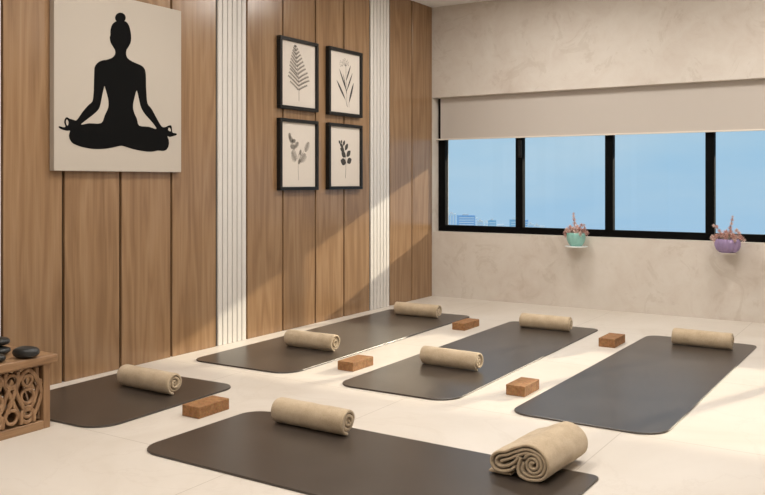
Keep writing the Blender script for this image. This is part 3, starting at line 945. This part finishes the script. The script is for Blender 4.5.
# ---------------------------------------------------------------- potted plants on small wall ledges below the window
def ledge(x, r, mat, label):
    bm = bmesh.new()
    prof = [(0.0, 0.0), (r * 0.8, 0.0), (r, 0.004), (r, 0.007), (r * 0.98, 0.009), (0, 0.009)]
    rings = []
    n = 36
    for rr, z in prof[1:-1]:
        rings.append([bm.verts.new((rr * math.cos(2 * math.pi * k / n), rr * math.sin(2 * math.pi * k / n), z)) for k in range(n)])
    for A_, B_ in zip(rings, rings[1:]):
        for k in range(n): bm.faces.new((A_[k], A_[(k + 1) % n], B_[(k + 1) % n], B_[k]))
    bm.faces.new(rings[0][::-1]); bm.faces.new(rings[-1])
    box(bm, -0.012, 0.012, r * 0.4, YB - 6.375 , -0.004, 0.004)
    o = link('wall_ledge', bm, mat, smooth=False)
    o.location = (x, 6.375, 0.488)
    return tag(o, label, 'ledge')
ledge(-2.262, 0.088, M['white_disc'], 'small round white ledge on the back wall under the teal pot')
ledge(-1.152, 0.062, M['plaster'], 'small round plaster-coloured ledge on the back wall under the purple pot')

def lobed_pot(parent, prof, lobes, depth, mat, name='pot'):
    bm = bmesh.new()
    n = 96
    rings = []
    for rr, z in prof:
        ring = []
        for k in range(n):
            a = 2 * math.pi * k / n
            s = 1 - depth * (1 - abs(math.cos(lobes * a / 2)) ** 0.8)
            ring.append(bm.verts.new((rr * s * math.cos(a), rr * s * math.sin(a), z)))
        rings.append(ring)
    for A_, B_ in zip(rings, rings[1:]):
        for k in range(n): bm.faces.new((A_[k], A_[(k + 1) % n], B_[(k + 1) % n], B_[k]))
    bm.faces.new(rings[0][::-1]); bm.faces.new(rings[-1])
    return link(name, bm, mat, parent=parent, smooth=True)

def leaf3d(bm, p, d, L, W, up):
    """small thick pointed leaf from p along d"""
    d = d.normalized()
    s = d.cross(up)
    if s.length < 1e-3: s = d.orthogonal()
    s.normalize(); nrm = s.cross(d)
    rings = []
    for t, w in ((0.0, 0.25), (0.35, 0.85), (0.65, 1.0), (0.88, 0.55)):
        c = p + d * L * t + nrm * 0.12 * L * t * t
        rings.append([bm.verts.new(c + s * w * W / 2), bm.verts.new(c + nrm * w * W * 0.22), bm.verts.new(c - s * w * W / 2), bm.verts.new(c - nrm * w * W * 0.12)])
    tip = bm.verts.new(p + d * L + nrm * 0.12 * L)
    for A_, B_ in zip(rings, rings[1:]):
        for k in range(4): bm.faces.new((A_[k], A_[(k + 1) % 4], B_[(k + 1) % 4], B_[k]))
    for k in range(4): bm.faces.new((rings[-1][k], rings[-1][(k + 1) % 4], tip))
    bm.faces.new(rings[0][::-1])

def plant(parent, z0, sprays, seed, spread=0.92):
    """thin stems each ending in a fluffy rosette of small fleshy leaves"""
    rnd = random.Random(seed)
    for n_, (dx, dz, dy, rr) in enumerate(sprays):
        dx *= spread
        st = bmesh.new(); lf = bmesh.new()
        p0 = (dx * 0.3, dy * 0.3, z0 - 0.01); p3 = Vector((dx, dy, z0 + dz))
        path = catmull([p0, (dx * 0.6, dy * 0.6, z0 + dz * 0.6), tuple(p3)], 5)
        tube(st, path, 0.0016, 6, 0.001)
        link('stem', st, M['green_stem'], parent=parent, smooth=True)
        for k in range(26):
            u = 1 - 2 * (k + 0.5) / 26
            a = k * 2.39996 + n_
            q = math.sqrt(1 - u * u)
            d = Vector((q * math.cos(a), q * math.sin(a), u * 0.9 + 0.15))
            leaf3d(lf, p3 + d * rr * 0.15, d, rr * rnd.uniform(0.9, 1.4), rr * 0.42, Vector((0, 0, 1)))
        link('leaf_rosette', lf, M['petal'] if rnd.random() < 0.5 else M['petal_light'], parent=parent)

LZ = 0.497
tp = thing('potted_plant', 'dusty pink succulent in a translucent teal bowl under the window', 'plant', (-2.262, 6.375, LZ), group='pink potted plants by the window')
lobed_pot(tp, [(0.038, 0.0), (0.044, 0.002), (0.060, 0.022), (0.071, 0.048), (0.0745, 0.072), (0.073, 0.092), (0.070, 0.104), (0.066, 0.104), (0.068, 0.090), (0.064, 0.080)], 9, 0.07, M['teal_glass'])
bm = bmesh.new(); tube(bm, [(0, 0, 0.060), (0, 0, 0.084)], 0.060, 24); link('soil', bm, M['soil'], parent=tp)
plant(tp, 0.085, [(-0.098, 0.012, 0.01, 0.018), (-0.085, -0.008, -0.02, 0.014), (-0.078, 0.035, -0.01, 0.019), (-0.052, 0.055, 0.0, 0.020), (-0.045, 0.028, -0.04, 0.018), (-0.020, 0.045, -0.02, 0.020),
   (0.008, 0.058, 0.0, 0.021), (0.015, 0.025, -0.05, 0.019), (0.035, 0.045, -0.02, 0.020), (0.045, 0.075, 0.0, 0.015), (0.068, 0.078, 0.0, 0.012), (0.070, 0.035, 0.0, 0.019), (0.072, 0.055, 0.01, 0.011), (0.095, 0.015, -0.01, 0.018),
   (-0.014, 0.090, 0.0, 0.016), (-0.018, 0.118, 0.0, 0.014), (-0.022, 0.145, 0.0, 0.012), (-0.023, 0.167, 0.0, 0.009), (0.0, 0.03, 0.045, 0.02), (-0.05, 0.03, 0.045, 0.018), (0.05, 0.02, 0.045, 0.018), (0.055, 0.012, -0.05, 0.016)], 11)
pp = thing('potted_plant', 'dusty pink succulent in a ribbed purple glass bowl under the window', 'plant', (-1.152, 6.375, LZ), group='pink potted plants by the window')
lobed_pot(pp, [(0.050, 0.0), (0.058, 0.002), (0.077, 0.020), (0.088, 0.045), (0.089, 0.066), (0.084, 0.084), (0.077, 0.095), (0.073, 0.095), (0.078, 0.082), (0.074, 0.072)], 12, 0.12, M['purple_glass'])
bm = bmesh.new(); tube(bm, [(0, 0, 0.055), (0, 0, 0.078)], 0.068, 24); link('soil', bm, M['soil'], parent=pp)
plant(pp, 0.078, [(-0.112, 0.020, 0.01, 0.018), (-0.090, 0.005, -0.03, 0.016), (-0.075, 0.035, -0.02, 0.018), (-0.060, 0.072, 0.0, 0.014), (-0.078, 0.100, 0.0, 0.013), (-0.102, 0.108, 0.0, 0.011), (-0.040, 0.045, -0.03, 0.020),
   (-0.012, 0.060, 0.0, 0.021), (0.0, 0.030, -0.055, 0.019), (0.022, 0.062, 0.0, 0.020), (0.020, 0.095, 0.0, 0.015), (0.028, 0.125, 0.0, 0.012), (0.034, 0.152, 0.0, 0.012), (0.036, 0.175, 0.0, 0.009), (0.050, 0.035, -0.03, 0.020), (0.066, 0.075, 0.0, 0.017),
   (0.085, 0.060, 0.0, 0.013), (0.095, 0.030, 0.0, 0.018), (0.112, 0.012, 0.01, 0.015), (0.0, 0.035, 0.05, 0.02), (-0.05, 0.03, 0.045, 0.018), (0.055, 0.025, 0.045, 0.018), (0.06, 0.008, -0.055, 0.015)], 23)

# ---------------------------------------------------------------- city far below, seen through the window
def building_mat(name, col): return plain(name, col, 0.9, var=0.04, bscale=0.05)  # distance haze is painted into these pale, bluish colours
BM = {'white': building_mat('pale_concrete', (0.95, 0.93, 0.90)), 'blue': building_mat('blue_glass_facade', (0.34, 0.54, 0.78)),
      'cream': building_mat('cream_render', (0.92, 0.86, 0.80)), 'teal': building_mat('teal_glass_facade', (0.38, 0.62, 0.75)), 'win': building_mat('hazed_window', (0.66, 0.78, 0.90))}
D = 1500.0
def place(u, v, Z=D):
    X = (u - U0) * Z / F_PX
    return X * math.cos(YAW) - Z * math.sin(YAW), X * math.sin(YAW) + Z * math.cos(YAW), 1 - (v - V0) * Z / F_PX
def building(u0, u1, vtop, kind, label, dz=0, bands=5, upright=False, crown=True):
    Z = D + dz
    xa, ya, zt = place(u0, vtop, Z); xb, yb, _ = place(u1, vtop, Z)
    w = math.hypot(xb - xa, yb - ya); ground = -150
    H = zt - ground
    t = thing('city_building', label, 'building', ((xa + xb) / 2, (ya + yb) / 2, ground), YAW, group='distant city buildings outside the window')
    bm = bmesh.new()
    box(bm, -w / 2, w / 2, -w * 0.35, w * 0.35, 0, H - 1.2)
    box(bm, -w / 2 - 0.3, w / 2 + 0.3, -w * 0.35 - 0.3, w * 0.35 + 0.3, H - 1.2, H)
    link('tower', bm, BM[kind], parent=t)
    if crown: link('roof_house', one_box(-w * 0.2, w * 0.15, -w * 0.15, w * 0.15, H, H + 2.2), BM['cream'], parent=t)
    win_m = BM['win'] if kind in ('white', 'cream') else BM['white']
    for k in range(bands):
        if upright:
            c = -w / 2 + w * (k + 0.5) / bands
            b = one_box(c - w / bands * 0.22, c + w / bands * 0.22, -w * 0.35 - 0.4, -w * 0.35 + 0.1, H * 0.3, H - 3)
        else:
            zz = H - 4 - k * 4.2
            b = one_box(-w * 0.44, w * 0.44, -w * 0.35 - 0.4, -w * 0.35 + 0.1, zz - 1.0, zz + 0.4)
        link('window_band', b, win_m, parent=t)
building(447.5, 455.8, 213.5, 'white', 'tall white tower block with upright window strips at the far left of the view outside', 0, 3, True)
building(457.5, 474.5, 215.2, 'blue', 'wide blue glass building just right of the white tower outside', 60, 4)
building(473.0, 477.5, 217.5, 'white', 'slim pale building beside the wide blue one outside', 120, 3)
building(477.5, 482.8, 220.6, 'cream', 'low cream building in front of the skyline gap outside', -60, 3)
building(484.0, 489.5, 221.8, 'white', 'low white building left of the teal one outside', 40, 3)
building(488.5, 495.8, 220.2, 'teal', 'boxy teal glass building in the middle of the first pane', 0, 4)
building(496.5, 504.0, 224.2, 'white', 'lowest white building between the teal one and the first mullion', 90, 2, crown=False)
building(510.0, 519.0, 219.6, 'teal', 'blue-green building partly hidden behind the first mullion, left side', 10, 3)
building(520.0, 527.6, 219.8, 'blue', 'blue-grey building partly hidden behind the first mullion, right side', 40, 3)
building(527.8, 533.4, 223.8, 'white', 'low white building at the bottom left of the second pane', -30, 2)
building(534.5, 539.0, 224.9, 'cream', 'low cream building in the second pane, second from the mullion', 60, 2)
building(539.8, 544.5, 225.8, 'white', 'furthest right low white building in the second pane', 0, 2, crown=False)
